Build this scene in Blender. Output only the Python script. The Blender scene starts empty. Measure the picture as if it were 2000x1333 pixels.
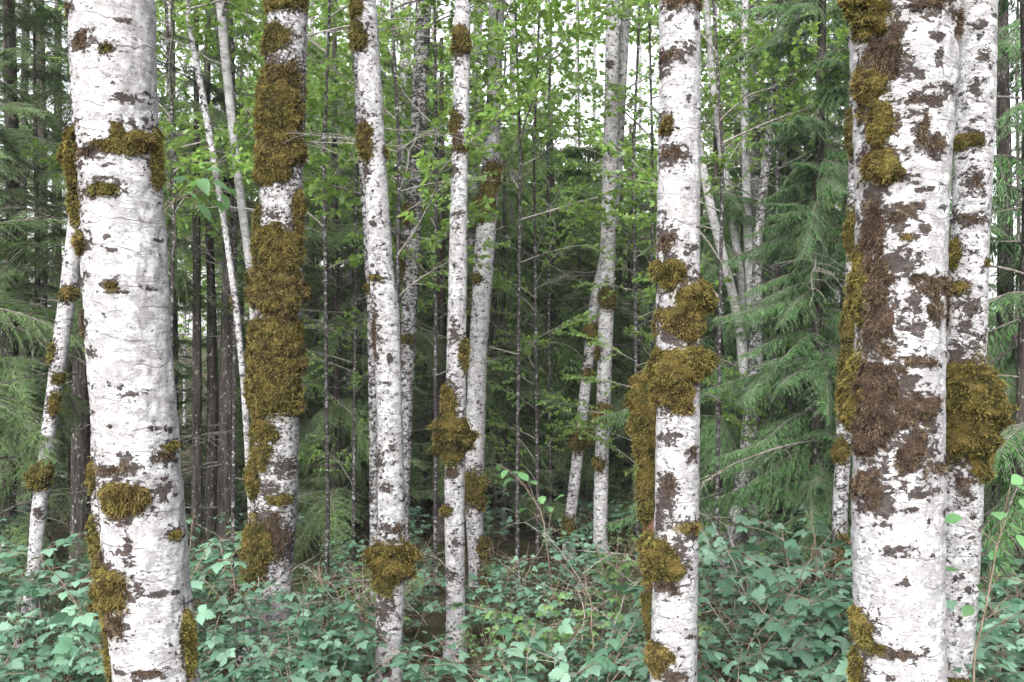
import bpy, math, random
import numpy as np
from mathutils import Matrix, Vector

# ------------------------------------------------------------------ camera, sky, sun, exposure
sc = bpy.context.scene
col = sc.collection
CAMZ, F = 2.6, 1944.4
cam = bpy.data.cameras.new('camera'); camo = bpy.data.objects.new('camera', cam); col.objects.link(camo)
cam.sensor_width = 36.0; cam.lens = 35.0; cam.clip_start = 0.05; cam.clip_end = 2000
camo.location = (0, 0, CAMZ); camo.rotation_euler = (math.radians(90), 0, 0)
sc.camera = camo

SUN_EL, SUN_AZ = 35, 196          # azimuth measured clockwise from +Y: behind the camera, a little to the left of its back
w = bpy.data.worlds.new('World'); sc.world = w; w.use_nodes = True
nt = w.node_tree; nt.nodes.clear()
sky = nt.nodes.new('ShaderNodeTexSky'); sky.sky_type = 'NISHITA'; sky.sun_disc = False
sky.sun_elevation = math.radians(SUN_EL); sky.sun_rotation = math.radians(SUN_AZ)
sky.air_density = 1.0; sky.dust_density = 4.0; sky.ozone_density = 1.0
hs = nt.nodes.new('ShaderNodeHueSaturation'); hs.inputs['Saturation'].default_value = 0.22
bg = nt.nodes.new('ShaderNodeBackground'); bg.inputs['Strength'].default_value = 0.15
wo = nt.nodes.new('ShaderNodeOutputWorld')
nt.links.new(sky.outputs[0], hs.inputs['Color']); nt.links.new(hs.outputs[0], bg.inputs[0]); nt.links.new(bg.outputs[0], wo.inputs[0])
sun = bpy.data.lights.new('sun', 'SUN'); suno = bpy.data.objects.new('sun', sun); col.objects.link(suno)
sun.energy = 1.5; sun.angle = math.radians(40); sun.color = (1.0, 0.99, 0.975)
a, e = math.radians(SUN_AZ), math.radians(SUN_EL)
sd = Vector((math.sin(a) * math.cos(e), math.cos(a) * math.cos(e), math.sin(e)))
suno.rotation_euler = sd.to_track_quat('Z', 'Y').to_euler()
vs = sc.view_settings
vs.view_transform = 'Standard'; vs.look = 'None'; vs.exposure = 1.92; vs.gamma = 1.0; vs.use_curve_mapping = False
sc.cycles.use_adaptive_sampling = True; sc.cycles.adaptive_threshold = 0.03
sc.cycles.max_bounces = 5; sc.cycles.diffuse_bounces = 3; sc.cycles.glossy_bounces = 2
sc.cycles.transmission_bounces = 4; sc.cycles.transparent_max_bounces = 4

RS = np.random.RandomState(7)
random.seed(7)
U = lambda a_, b_: float(RS.uniform(a_, b_))

# ------------------------------------------------------------------ helpers
def at(px, py, D):
    return np.array([(px - 1000) / F * D, D, CAMZ - (py - 666.5) / F * D])

_perm = np.random.RandomState(3).rand(4096)
def vnoise(p):
    """value noise in 0..1 for (n,3) points"""
    i = np.floor(p).astype(np.int64); f = p - i; f = f * f * (3 - 2 * f)
    def h(x, y, z): return _perm[(x * 73856093 ^ y * 19349663 ^ z * 83492791) & 4095]
    r = 0
    for dx in (0, 1):
        for dy in (0, 1):
            for dz in (0, 1):
                wgt = (f[:, 0] if dx else 1 - f[:, 0]) * (f[:, 1] if dy else 1 - f[:, 1]) * (f[:, 2] if dz else 1 - f[:, 2])
                r = r + wgt * h(i[:, 0] + dx, i[:, 1] + dy, i[:, 2] + dz)
    return r
def fbm(p, o=3):
    r, a_, s = 0, 0.5, 0
    for k in range(o):
        r = r + a_ * vnoise(p * 2 ** k + 17.3 * k); s += a_; a_ *= 0.5
    return r / s

def ground_z(x, y):
    x = np.asarray(x, float); y = np.asarray(y, float)
    t = np.clip((5.0 - y) / 3.4, 0, 1); t = t * t * (3 - 2 * t)
    p = np.stack([x * .35, y * .35, np.zeros_like(x)], -1).reshape(-1, 3)
    n = (fbm(p, 2) - .5).reshape(x.shape) * .35 * (1 - t)
    far = np.clip((y - 30) / 60, 0, 1) ** 2 * 3.0
    return 1.0 * t + n + far

class Geo:
    def __init__(s): s.V = []; s.F = []; s.n = 0; s.A = {}; s.uv = []
    def add(s, V, faces, mat=0, **attrs):
        V = np.asarray(V, float).reshape(-1, 3)
        if not isinstance(faces, list): faces = [faces]
        for f in faces:
            if len(f): s.F.append((np.asarray(f, np.int64) + s.n, mat))
        for k in set(s.A) | set(attrs):
            if k not in s.A: s.A[k] = [np.zeros(s.n)] if s.n else []
            v = attrs.get(k, 0.0)
            s.A[k].append(np.broadcast_to(np.asarray(v, float), (len(V),)).copy())
        s.V.append(V); s.n += len(V)
    def mesh(s, name, mats, origin=(0, 0, 0), smooth=True, uvs=None):
        me = bpy.data.meshes.new(name)
        V = np.concatenate(s.V) - np.asarray(origin, float)
        me.vertices.add(len(V)); me.vertices.foreach_set('co', V.astype(np.float32).ravel())
        lens = np.concatenate([np.full(len(f), f.shape[1]) for f, m in s.F])
        idx = np.concatenate([f.ravel() for f, m in s.F])
        mi = np.concatenate([np.full(len(f), m) for f, m in s.F])
        me.loops.add(len(idx)); me.loops.foreach_set('vertex_index', idx.astype(np.int32))
        me.polygons.add(len(lens))
        st = np.concatenate([[0], np.cumsum(lens)[:-1]])
        me.polygons.foreach_set('loop_start', st.astype(np.int32))
        me.polygons.foreach_set('loop_total', lens.astype(np.int32))
        me.polygons.foreach_set('material_index', mi.astype(np.int32))
        me.polygons.foreach_set('use_smooth', np.full(len(lens), smooth))
        for k, L in s.A.items():
            at_ = me.attributes.new(k, 'FLOAT', 'POINT'); at_.data.foreach_set('value', np.concatenate(L).astype(np.float32))
        if uvs is not None:
            ul = me.uv_layers.new(name='UVMap'); ul.data.foreach_set('uv', uvs[idx].astype(np.float32).ravel())
        for m in (mats if isinstance(mats, (list, tuple)) else [mats]): me.materials.append(m)
        me.update(calc_edges=True); me.validate()
        return me

def link(name, me, parent=None, loc=(0, 0, 0), mat4=None):
    o = bpy.data.objects.new(name, me); col.objects.link(o)
    if parent is not None: o.parent = parent
    if mat4 is not None: o.matrix_local = mat4
    else: o.location = loc
    return o
def tag(o, label, cat, group=None, kind=None):
    if label: o['label'] = label
    if cat: o['category'] = cat
    if group: o['group'] = group
    if kind: o['kind'] = kind
    return o
def thing(name, label, cat, loc, group=None):
    o = bpy.data.objects.new(name, None); col.objects.link(o); o.location = tuple(loc); o.empty_display_size = .2
    return tag(o, label, cat, group)

def unit(v): return v / np.maximum(np.linalg.norm(v, axis=-1, keepdims=True), 1e-9)
def tube(geo, P, R, sides=5, mat=0, **attrs):
    P = np.asarray(P, float); R = np.broadcast_to(np.asarray(R, float), (len(P),))
    T = unit(np.gradient(P, axis=0))
    ref = np.array([0, 0, 1.0]) if abs(T[0, 2]) < .9 else np.array([1.0, 0, 0])
    A = unit(np.cross(T, ref)); B = np.cross(T, A)
    th = np.arange(sides) * 2 * math.pi / sides
    V = P[:, None] + R[:, None, None] * (np.cos(th)[None, :, None] * A[:, None] + np.sin(th)[None, :, None] * B[:, None])
    i = np.arange(len(P) - 1)[:, None] * sides; j = np.arange(sides)[None]; k = (j + 1) % sides
    Q = np.stack([i + j, i + k, i + sides + k, i + sides + j], -1).reshape(-1, 4)
    geo.add(V.reshape(-1, 3), Q, mat, **attrs)
def frames(fwd, nrm):
    f = unit(fwd); s = unit(np.cross(f, nrm)); n = np.cross(s, f)
    return np.stack([s, f, n], -1)          # columns: local x, y, z
def scatter(geo, tmpl, P, M, S, mat=0, **attrs):
    TV, TF = tmpl; n, k = len(P), len(TV)
    if n == 0: return
    V = np.einsum('nij,kj->nki', M, TV) * np.asarray(S).reshape(-1, 1, 1) + P[:, None]
    faces = [(f[None] + (np.arange(n) * k)[:, None, None]).reshape(-1, f.shape[1]) for f in TF]
    at_ = {q: np.repeat(v, k) if np.ndim(v) else v for q, v in attrs.items()}
    geo.add(V.reshape(-1, 3), faces, mat, **at_)
def strands(geo, P, D, N, L, W, droop, mat=0, rnd=None):
    """tapering bent blades"""
    n = len(P); 
    if n == 0: return
    D = unit(D); S = unit(np.cross(D, N + RS.normal(0, .5, N.shape))) * W[:, None] * .5
    mid = P + D * (L * .55)[:, None]; d2 = unit(D + droop)
    tip = mid + d2 * (L * .5)[:, None]
    V = np.stack([P - S, P + S, mid - S * .8, mid + S * .8, tip], 1).reshape(-1, 3)
    b = np.arange(n)[:, None] * 5
    q = b + np.array([[0, 1, 3, 2]]); t = b + np.array([[2, 3, 4]])
    geo.add(V, [q, t], mat, rnd=np.repeat(rnd if rnd is not None else RS.rand(n), 5), tip=np.tile([0, 0, .6, .6, 1.0], n))

# ------------------------------------------------------------------ materials
class NT:
    def __init__(s, name):
        s.m = bpy.data.materials.new(name); s.m.use_nodes = True; s.t = s.m.node_tree; s.t.nodes.clear()
        s.out = s.n('ShaderNodeOutputMaterial')
    def n(s, typ, **kw):
        x = s.t.nodes.new(typ)
        for k, v in kw.items(): setattr(x, k, v)
        return x
    def set(s, sock, v):
        if isinstance(v, bpy.types.NodeSocket): s.t.links.new(v, sock)
        else: sock.default_value = v
    def math(s, op, a_, b_=None, c=None, clamp=False):
        x = s.n('ShaderNodeMath', operation=op, use_clamp=clamp); s.set(x.inputs[0], a_)
        if b_ is not None: s.set(x.inputs[1], b_)
        if c is not None: s.set(x.inputs[2], c)
        return x.outputs[0]
    def vmul(s, v, k, off=None):
        x = s.n('ShaderNodeVectorMath', operation='MULTIPLY_ADD'); s.set(x.inputs[0], v); x.inputs[1].default_value = k
        s.set(x.inputs[2], off if off is not None else (0, 0, 0)); return x.outputs[0]
    def noise(s, v, scale, detail=3, rough=.5, dist=0.0):
        x = s.n('ShaderNodeTexNoise'); s.set(x.inputs['Vector'], v); x.inputs['Scale'].default_value = scale
        x.inputs['Detail'].default_value = detail; x.inputs['Roughness'].default_value = rough; x.inputs['Distortion'].default_value = dist
        return x.outputs['Fac']
    def ramp(s, f, lo, hi):
        x = s.n('ShaderNodeMapRange'); x.interpolation_type = 'SMOOTHSTEP'; s.set(x.inputs[0], f); s.set(x.inputs[1], lo); s.set(x.inputs[2], hi)
        return x.outputs[0]
    def mix(s, f, a_, b_):
        x = s.n('ShaderNodeMix', data_type='RGBA'); s.set(x.inputs[0], f)
        s.set(x.inputs[6], a_ if isinstance(a_, bpy.types.NodeSocket) else (*a_, 1)); s.set(x.inputs[7], b_ if isinstance(b_, bpy.types.NodeSocket) else (*b_, 1))
        return x.outputs[2]
    def attr(s, name):
        x = s.n('ShaderNodeAttribute'); x.attribute_name = name; return x.outputs['Fac']
    def bsdf(s, colr, rough=.6, spec=.3, normal=None):
        x = s.n('ShaderNodeBsdfPrincipled'); s.set(x.inputs['Base Color'], colr if isinstance(colr, bpy.types.NodeSocket) else (*colr, 1))
        s.set(x.inputs['Roughness'], rough); x.inputs['Specular IOR Level'].default_value = spec
        if normal is not None: s.t.links.new(normal, x.inputs['Normal'])
        return x.outputs[0]
    def bump(s, h, strength=.5, dist=.01):
        x = s.n('ShaderNodeBump'); x.inputs['Strength'].default_value = strength; x.inputs['Distance'].default_value = dist
        s.set(x.inputs['Height'], h); return x.outputs[0]
    def done(s, sh): s.t.links.new(sh, s.out.inputs[0]); return s.m

def objrand(n):
    return n.n('ShaderNodeObjectInfo').outputs['Random']

def bark_mat():
    n = NT('alder_bark')
    uv = n.n('ShaderNodeTexCoord').outputs['UV']
    seed = n.n('ShaderNodeCombineXYZ'); n.set(seed.inputs[0], n.math('MULTIPLY', objrand(n), 53.0)); n.set(seed.inputs[2], n.math('MULTIPLY', objrand(n), 19.0))
    v = n.vmul(uv, (1, 1, 1), seed.outputs[0])
    dk = n.attr('dark')
    big = n.noise(v, 5.0, 3, .55)
    patch = n.ramp(n.noise(n.vmul(v, (1, 1.5, 1)), 14, 8, .72), .505, .535)
    streak = n.ramp(n.noise(n.vmul(v, (22, 150, 1)), 1.3, 5, .72), .52, .60)
    wrink = n.noise(n.vmul(v, (6, 60, 1)), 1.0, 5, .65)
    fleck = n.ramp(n.noise(n.vmul(v, (1, 2.4, 1)), 55, 4, .7), .58, .63)
    fine = n.noise(v, 120, 3, .6)
    c = n.mix(patch, (.330, .330, .338), (.218, .215, .221))
    c = n.mix(n.math('MULTIPLY', n.ramp(big, .42, .68), .45), c, (.268, .252, .255))
    c = n.mix(n.math('MULTIPLY', n.math('MULTIPLY', streak, n.ramp(n.noise(v, 6, 3, .6), .38, .6)), .7), c, (.17, .152, .150))
    c = n.mix(n.math('MULTIPLY', fleck, n.math('ADD', .25, n.math('MULTIPLY', patch, .55))), c, (.13, .113, .11))
    # rings across the stem
    sx = n.n('ShaderNodeSeparateXYZ'); n.set(sx.inputs[0], uv)
    ringv = n.math('ADD', n.math('MULTIPLY', sx.outputs[1], 8.3), n.math('MULTIPLY', n.noise(n.vmul(v, (1, 1, 1)), 3.2, 3, .5), 1.6))
    fr = n.math('FRACT', ringv)
    line = n.math('MULTIPLY', n.ramp(n.math('ABSOLUTE', n.math('SUBTRACT', fr, .5)), .022, .006), n.ramp(n.noise(v, 7, 2, .5), .44, .55))
    c = n.mix(n.math('MULTIPLY', line, .6), c, (.12, .095, .09))
    # dark lichen and bark scabs; how many is a property of the tree
    sc_ = n.noise(n.vmul(v, (1.0, 1.3, 1)), 17, 8, .78, .3)
    thr = n.math('SUBTRACT', .635, n.math('MULTIPLY', dk, .15))
    scab = n.ramp(sc_, thr, n.math('ADD', thr, .016))
    sc2 = n.noise(n.vmul(v, (1.3, 1.9, 1)), 26, 7, .74, .4)
    thr2 = n.math('SUBTRACT', .64, n.math('MULTIPLY', dk, .12))
    scab = n.math('MAXIMUM', scab, n.ramp(sc2, thr2, n.math('ADD', thr2, .02)))
    dcol = n.mix(n.ramp(n.noise(v, 30, 3, .6), .4, .65), (.006, .005, .005), (.030, .022, .020))
    c = n.mix(n.math('MULTIPLY', scab, .93), c, dcol)
    # stains and flat dead moss at known spots (ragged edge)
    rag = n.noise(n.vmul(v, (1, 1.35, 1)), 30, 7, .68, .35)
    st = n.ramp(n.math('ADD', n.attr('stain'), n.math('MULTIPLY', n.math('SUBTRACT', rag, .5), 5.0)), .18, .30)
    scol = n.mix(n.ramp(n.noise(v, 60, 4, .7), .38, .62), (.006, .0042, .0035), (.034, .021, .016))
    c = n.mix(n.math('MULTIPLY', st, .92), c, scol)
    h = n.math('ADD', n.math('MULTIPLY', wrink, .7), n.math('MULTIPLY', fine, .25))
    h = n.math('SUBTRACT', h, n.math('MULTIPLY', line, .55))
    h = n.math('ADD', h, n.math('MULTIPLY', n.math('MAXIMUM', scab, st), .55))
    h = n.math('SUBTRACT', h, n.math('MULTIPLY', patch, .16))
    return n.done(n.bsdf(c, .8, .06, n.bump(h, .9, .010)))

def moss_mat(name, base, tipc, alt):
    n = NT(name)
    ob = n.n('ShaderNodeTexCoord').outputs['Object']
    c = n.mix(n.attr('tip'), base, tipc)  # near-black roots under lighter tips: crevice shade painted into the moss colour
    c = n.mix(n.ramp(n.noise(ob, 9, 3, .6), .42, .66), c, n.mix(n.attr('tip'), tuple(x * .6 for x in alt), alt))
    hsv = n.n('ShaderNodeHueSaturation'); n.set(hsv.inputs['Color'], c); n.set(hsv.inputs['Value'], n.math('ADD', .25, n.math('MULTIPLY', n.attr('rnd'), 1.55)))  # clumpy value spread deepens the painted dark recesses
    return n.done(n.bsdf(hsv.outputs[0], .9, .04))

def leaf_mat(name, c1, c2, trans, rough, spec, transcol=None, yellow=.0):
    n = NT(name)
    r = n.attr('rnd'); o = objrand(n)
    f = n.math('FRACT', n.math('ADD', r, n.math('MULTIPLY', o, 7.31)))
    c = n.mix(f, c1, c2)
    if yellow: c = n.mix(n.math('GREATER_THAN', f, 1 - yellow), c, (.30, .24, .04))
    hsv = n.n('ShaderNodeHueSaturation'); n.set(hsv.inputs['Color'], c); n.set(hsv.inputs['Value'], n.math('ADD', .75, n.math('MULTIPLY', o, .5)))
    c = hsv.outputs[0]
    sh = n.bsdf(c, rough, spec)
    if trans:
        t = n.n('ShaderNodeBsdfTranslucent'); n.set(t.inputs[0], n.mix(.55, c, transcol or c2))
        ms = n.n('ShaderNodeMixShader'); ms.inputs[0].default_value = trans
        n.t.links.new(sh, ms.inputs[1]); n.t.links.new(t.outputs[0], ms.inputs[2]); sh = ms.outputs[0]
    return n.done(sh)

def wood_mat(name, c1, c2, lichen=0.0, vscale=(30, 30, 3), bump=.8):
    n = NT(name)
    ob = n.n('ShaderNodeTexCoord').outputs['Object']
    v = n.vmul(ob, vscale)
    f = n.noise(v, 1.0, 5, .7)
    c = n.mix(n.ramp(f, .35, .65), c1, c2)
    if lichen:
        l = n.ramp(n.noise(n.vmul(ob, (1, 1, .55)), 34, 5, .75), .66 - lichen * .2, .70 - lichen * .2)
        c = n.mix(n.math('MULTIPLY', l, .8), c, (.42, .42, .40))
    return n.done(n.bsdf(c, .85, .06, n.bump(f, bump, .02)))

M_bark = bark_mat()
M_gold = moss_mat('golden_moss', (.012, .010, .003), (.172, .150, .042), (.130, .098, .029))
M_orange = moss_mat('russet_moss', (.013, .010, .004), (.170, .126, .043), (.130, .108, .032))
M_brown = moss_mat('brown_moss', (.014, .010, .008), (.140, .102, .064), (.070, .047, .034))
M_olive = moss_mat('olive_moss', (.013, .012, .004), (.155, .142, .040), (.12, .090, .027))
M_aleaf = leaf_mat('alder_leaf', (.080, .155, .028), (.185, .31, .072), .5, .42, .45, (.42, .60, .13))
M_sleaf = leaf_mat('shrub_leaf', (.046, .118, .066), (.140, .240, .168), .22, .5, .45, (.12, .30, .10), 0)
M_hleaf = leaf_mat('small_shrub_leaf', (.055, .115, .035), (.12, .205, .075), .3, .5, .4, (.22, .40, .08))
M_bleaf = leaf_mat('broad_leaf', (.08, .18, .07), (.13, .26, .11), .35, .42, .5, (.22, .45, .08))
M_hem = leaf_mat('hemlock_needles', (.046, .090, .030), (.100, .165, .054), .28, .6, .15)
M_ced = leaf_mat('cedar_scale', (.030, .076, .026), (.070, .145, .046), .25, .55, .18)
M_twig = wood_mat('twig_wood', (.10, .075, .055), (.20, .16, .125))
M_pale = wood_mat('pale_twig_wood', (.11, .10, .09), (.27, .255, .235))
M_conb = wood_mat('conifer_bark', (.016, .0135, .012), (.062, .054, .048), .30, (22, 22, 3))
M_red = wood_mat('red_rotten_wood', (.035, .018, .013), (.15, .078, .056), 0, (45, 45, 2.5))

def ground_mat():
    n = NT('forest_floor')
    ob = n.n('ShaderNodeTexCoord').outputs['Object']
    f = n.noise(ob, 3, 6, .7); g = n.noise(ob, 22, 5, .7)
    c = n.mix(n.ramp(f, .4, .6), (.035, .024, .016), (.05, .06, .022))
    c = n.mix(n.ramp(g, .5, .7), c, (.10, .07, .045))
    return n.done(n.bsdf(c, .95, .1, n.bump(g, 1.0, .05)))
M_ground = ground_mat()

# ------------------------------------------------------------------ ground
def axis(lo, hi, core_lo, core_hi, step, far_n):
    a_ = np.arange(core_lo, core_hi + step, step)
    l = core_lo - np.geomspace(step, core_lo - lo, far_n)[::-1]; h = a_[-1] + np.geomspace(step, hi - a_[-1], far_n)
    return np.concatenate([l, a_, h])
gx = axis(-500, 500, -14, 14, .35, 18); gy = axis(-300, 800, -3, 32, .35, 18)
X, Y = np.meshgrid(gx, gy); Z = ground_z(X, Y)
g = Geo(); nx = len(gx); i = (np.arange(len(gy) - 1)[:, None] * nx + np.arange(nx - 1)[None]).ravel()
g.add(np.stack([X, Y, Z], -1), np.stack([i, i + 1, i + nx + 1, i + nx], -1))
tag(link('ground', g.mesh('ground', M_ground)), 'dark forest floor under the shrubs', 'ground', kind='structure')

# ------------------------------------------------------------------ leaf templates
def fold_leaf(out, fold=.25, droop=.12):
    """out: half outline [(y,x)...] from base to tip; midrib along +y"""
    ys = np.array([o_[0] for o_ in out]); xs = np.array([o_[1] for o_ in out])
    n = len(ys); V = []
    for k in range(n): V.append((0, ys[k], -droop * ys[k] ** 2))
    for s in (-1, 1):
        for k in range(n): V.append((s * xs[k], ys[k], -droop * ys[k] ** 2 + fold * xs[k] - .5 * xs[k] ** 2))
    T = []
    for s in (0, 1):
        o_ = n * (1 + s)
        for k in range(n - 1):
            q = [k, k + 1, o_ + k + 1, o_ + k]
            T.append(q if s else q[::-1])
    return np.array(V), [np.array(T)]
T_alder = fold_leaf([(0, 0), (.22, .26), (.5, .34), (.78, .2), (1, 0)], .3, .15)
def trifol(seed):
    r = np.random.RandomState(seed)
    half = [(0, 0), (.12, .16), (.26, .33), (.30, .27), (.46, .40), (.52, .30), (.70, .28), (.74, .19), (.88, .10), (1, 0)]
    V, Fc = [], []; n = 0
    for ang, sc_, off in ((0, 1.0, (0, .12)), (1.15, .82, (0, 0)), (-1.15, .82, (0, 0))):
        TV, TF = fold_leaf(half, .22 + r.uniform(-.1, .1), .2 + r.uniform(-.05, .15))
        TV = TV * sc_; c_, s_ = math.cos(ang), math.sin(ang)
        P = np.stack([TV[:, 0] * c_ - TV[:, 1] * s_ + off[0], TV[:, 0] * s_ + TV[:, 1] * c_ + off[1], TV[:, 2] + .01 * r.rand()], -1)
        V.append(P); Fc.append(TF[0] + n); n += len(TV)
    return np.concatenate(V) / 1.1, [np.concatenate(Fc)]
T_tri = [trifol(s) for s in range(3)]
def palm_leaf(seed):
    r = np.random.RandomState(seed)
    half = [(-.12, 0), (-.10, .22), (.12, .52), (.20, .36), (.40, .62), (.46, .34), (.62, .34), (.66, .24), (.85, .13), (1, 0)]
    half = [(y, x * (1 + .1 * r.uniform(-1, 1))) for y, x in half]
    return fold_leaf(half, .15, .22)
T_palm = [palm_leaf(s) for s in (11, 12)]

# ------------------------------------------------------------------ alder stems with patches of moss
class Trunk:
    def __init__(s, prof, D, top=11.0, lean_y=0.0):
        prof = np.array(prof, float)
        z = CAMZ - (prof[:, 0] - 666.5) / F * D; cx = ((prof[:, 1] + prof[:, 2]) / 2 - 1000) / F * D; r = (prof[:, 2] - prof[:, 1]) / 2 / F * D
        o = np.argsort(z); z, cx, r = z[o], cx[o], r[o]
        s.D = D; s.zvis = (z[0], z[-1])
        slope = np.clip((cx[-1] - cx[0]) / (z[-1] - z[0]), -.25, .25)
        s.gz = float(ground_z(np.array([cx[0]]), np.array([D]))[0])
        zb = min(s.gz - .25, z[0] - .3)
        zs = [zb] + list(z) + [max(top, z[-1] + 1)]
        sb = np.clip((cx[min(2, len(z) - 1)] - cx[0]) / (z[min(2, len(z) - 1)] - z[0]), -.3, .3)
        cs = [cx[0] + sb * (zb - z[0])] + list(cx) + [cx[-1] + slope * (zs[-1] - z[-1])]
        rs = [r[0] * 1.25] + list(r) + [r[-1] * .45]
        s.z = np.linspace(zs[0], zs[-1], 700)
        k = max(3, int(.09 / (s.z[1] - s.z[0]))) ; ker = np.ones(k) / k
        sm = lambda q: np.convolve(np.pad(np.interp(s.z, zs, q), (k // 2, k - 1 - k // 2), 'edge'), ker, 'valid')
        s.cx, s.r = sm(cs), sm(rs); s.ly = lean_y; s.seed = U(0, 50); s.top = s.z[-1]
        s.base = np.array([np.interp(s.gz, s.z, s.cx), D, s.gz])
    def c(s, z): return np.interp(z, s.z, s.cx)
    def rad(s, z): return np.interp(z, s.z, s.r)
    def cy(s, z): return s.D + s.ly * (z - CAMZ)
    def surf(s, th, z):
        r = s.rad(z); n = np.stack([np.sin(th), -np.cos(th), np.zeros_like(th)], -1)
        q = np.stack([n[:, 0] * 1.3 + s.seed, n[:, 1] * 1.3, z * 1.6], -1)
        k = 1 + .09 * (vnoise(q) - .5) + .035 * (vnoise(q * np.array([2.5, 2.5, 6])) - .5)
        P = np.stack([s.c(z), s.cy(z), z], -1) + n * (r * k)[:, None]
        return P, n
    def px(s, z): return 1000 + s.c(z) / s.D * F
    def zat(s, py): return CAMZ - (py - 666.5) / F * s.D
    def patch(s, px, py, rx, ry):
        z0 = s.zat(py); R = s.rad(z0) / s.D * F; cx = s.px(z0)
        def th(q):
            u = (q - cx) / R
            return math.asin(u) if -1 < u < 1 else math.copysign(math.pi / 2 + min(abs(u) - 1, .5) * .8, u)
        a_, b_ = th(px - rx), th(px + rx)
        return (a_ + b_) / 2, max((b_ - a_) / 2, .06), z0, ry / F * s.D

def ragged(P, amp, f): return 1 + amp * (fbm(P * f, 3) - .5) * 2

MOSS = {'g': (M_gold, 'moss_cushion'), 'o': (M_orange, 'moss_cushion'), 'b': (M_brown, 'dry_moss_tuft'), 'v': (M_olive, 'moss_cushion')}
def moss(tr, spec, parent):
    kind, px, py, rx, ry = spec[:5]; opt = spec[5] if len(spec) > 5 else 1.0
    mat, name = MOSS[kind]
    th0, hw, z0, hz = tr.patch(px, py, rx, ry); r0 = tr.rad(z0)
    ws = hw * r0
    thin = kind == 'b'
    T = (min(.030, .24 * min(ws, hz)) if thin else min(.085, .50 * min(ws, hz))) * opt
    amp = 1.6 if thin else 1.3 if kind == 'o' else .95
    fq = 22 if thin else 15
    off = np.array([U(0, 99), U(0, 99), 0])
    nl = 7 if thin else 6
    lob = [(0, 0, .62, .6) if thin else (0, 0, .88, .86)] + [(U(-.62, .62), U(-.62, .62), U(.28, .55), U(.28, .6)) for _ in range(nl)] + [(U(-.7, .7), U(-1.0, -.5), U(.15, .3), U(.3, .5)) for _ in range(2)]
    def field(a_, b_):
        d = np.full(a_.shape, 9.0)
        for (la, lb, lr, ls) in lob: d = np.minimum(d, np.sqrt(((a_ - la) / lr) ** 2 + ((b_ - lb) / ls) ** 2) - (lr + ls - .9) * .2)
        Pn = np.stack([a_ * ws, b_ * hz, np.zeros_like(a_)], -1) * fq + off
        nz = .55 * fbm(Pn, 4) + .45 * fbm(Pn * .45 + 7, 2); d2 = d - amp * (nz - .5) * 2 + (.04 if thin else -.02)
        lump = .35 + .5 * vnoise(Pn * 1.15 + 31) + .75 * vnoise(Pn * 2.6 + 11)
        if thin: d2 = d2 + 1.5 * np.clip(fbm(Pn * 1.6 + 50, 3) - .5, 0, 1)
        h = T * np.clip(1 - np.clip(d2, 0, 1) ** 2, 0, 1) ** .72 * lump
        return d2, h
    na = int(np.clip(2.8 * ws / (.0035 * tr.D), 12, 80)); nb = int(np.clip(2.8 * hz / (.0035 * tr.D), 12, 130))
    A, B = np.meshgrid(np.linspace(-1.35, 1.35, na), np.linspace(-1.35, 1.35, nb))
    A, B = A.ravel(), B.ravel(); d, h = field(A, B)
    P, N = tr.surf(th0 + A * hw, z0 + B * hz)
    P = P + N * (h - .004)[:, None]
    i = (np.arange(nb - 1)[:, None] * na + np.arange(na - 1)[None]).ravel()
    Q = np.stack([i, i + 1, i + na + 1, i + na], -1)
    keep = (d[Q] < 1.0).sum(1) >= 3; Q = Q[keep]
    g = Geo()
    if len(Q):
        used = np.unique(Q); re = np.full(len(P), -1); re[used] = np.arange(len(used))
        g.add(P[used], re[Q], 0, rnd=.2 + .3 * vnoise(P[used] * 60), tip=.05)
    sp = (.0040 if thin else .0038) * max(tr.D, 4.0) / 4.2
    n = int(min(20000, 4 * ws * hz * 1.8 / sp ** 2))
    A, B = RS.uniform(-1.3, 1.3, n), RS.uniform(-1.3, 1.3, n); d, h = field(A, B)
    k = d < 1.0 + RS.exponential(.16 if thin else .10, n); A, B, h, d = A[k], B[k], h[k], d[k]; n = len(A)
    if n:
        P, N = tr.surf(th0 + A * hw, z0 + B * hz); P = P + N * (h - .003)[:, None]
        rd = RS.normal(0, 1, (n, 3)); down = np.array([0, 0, -1.0]); ks = max(tr.D, 4) / 4.2
        if thin: D = N * .35 + down * .4 + rd * .75; L = RS.uniform(.006, .023, n) * ks ** .5 * np.where(RS.rand(n) < .06, 1.9, 1); W = RS.uniform(.0016, .0032, n) * ks
        else: D = N * .85 + down * .28 + rd * .5; L = RS.uniform(.007, .019, n) * ks ** .6 * np.where(RS.rand(n) < .05, 1.8, 1); W = RS.uniform(.0020, .0040, n) * ks
        strands(g, P, D, N, L, W, down * .55 + rd[:, ::-1] * .2, 0, np.clip(.5 + 1.15 * (fbm(P * 34, 2) - .5) + .55 * (RS.rand(n) - .5) - .06, 0, 1))
    if not g.n or not g.F: return
    link(name, g.mesh(name, mat, parent.location), parent)

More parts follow.
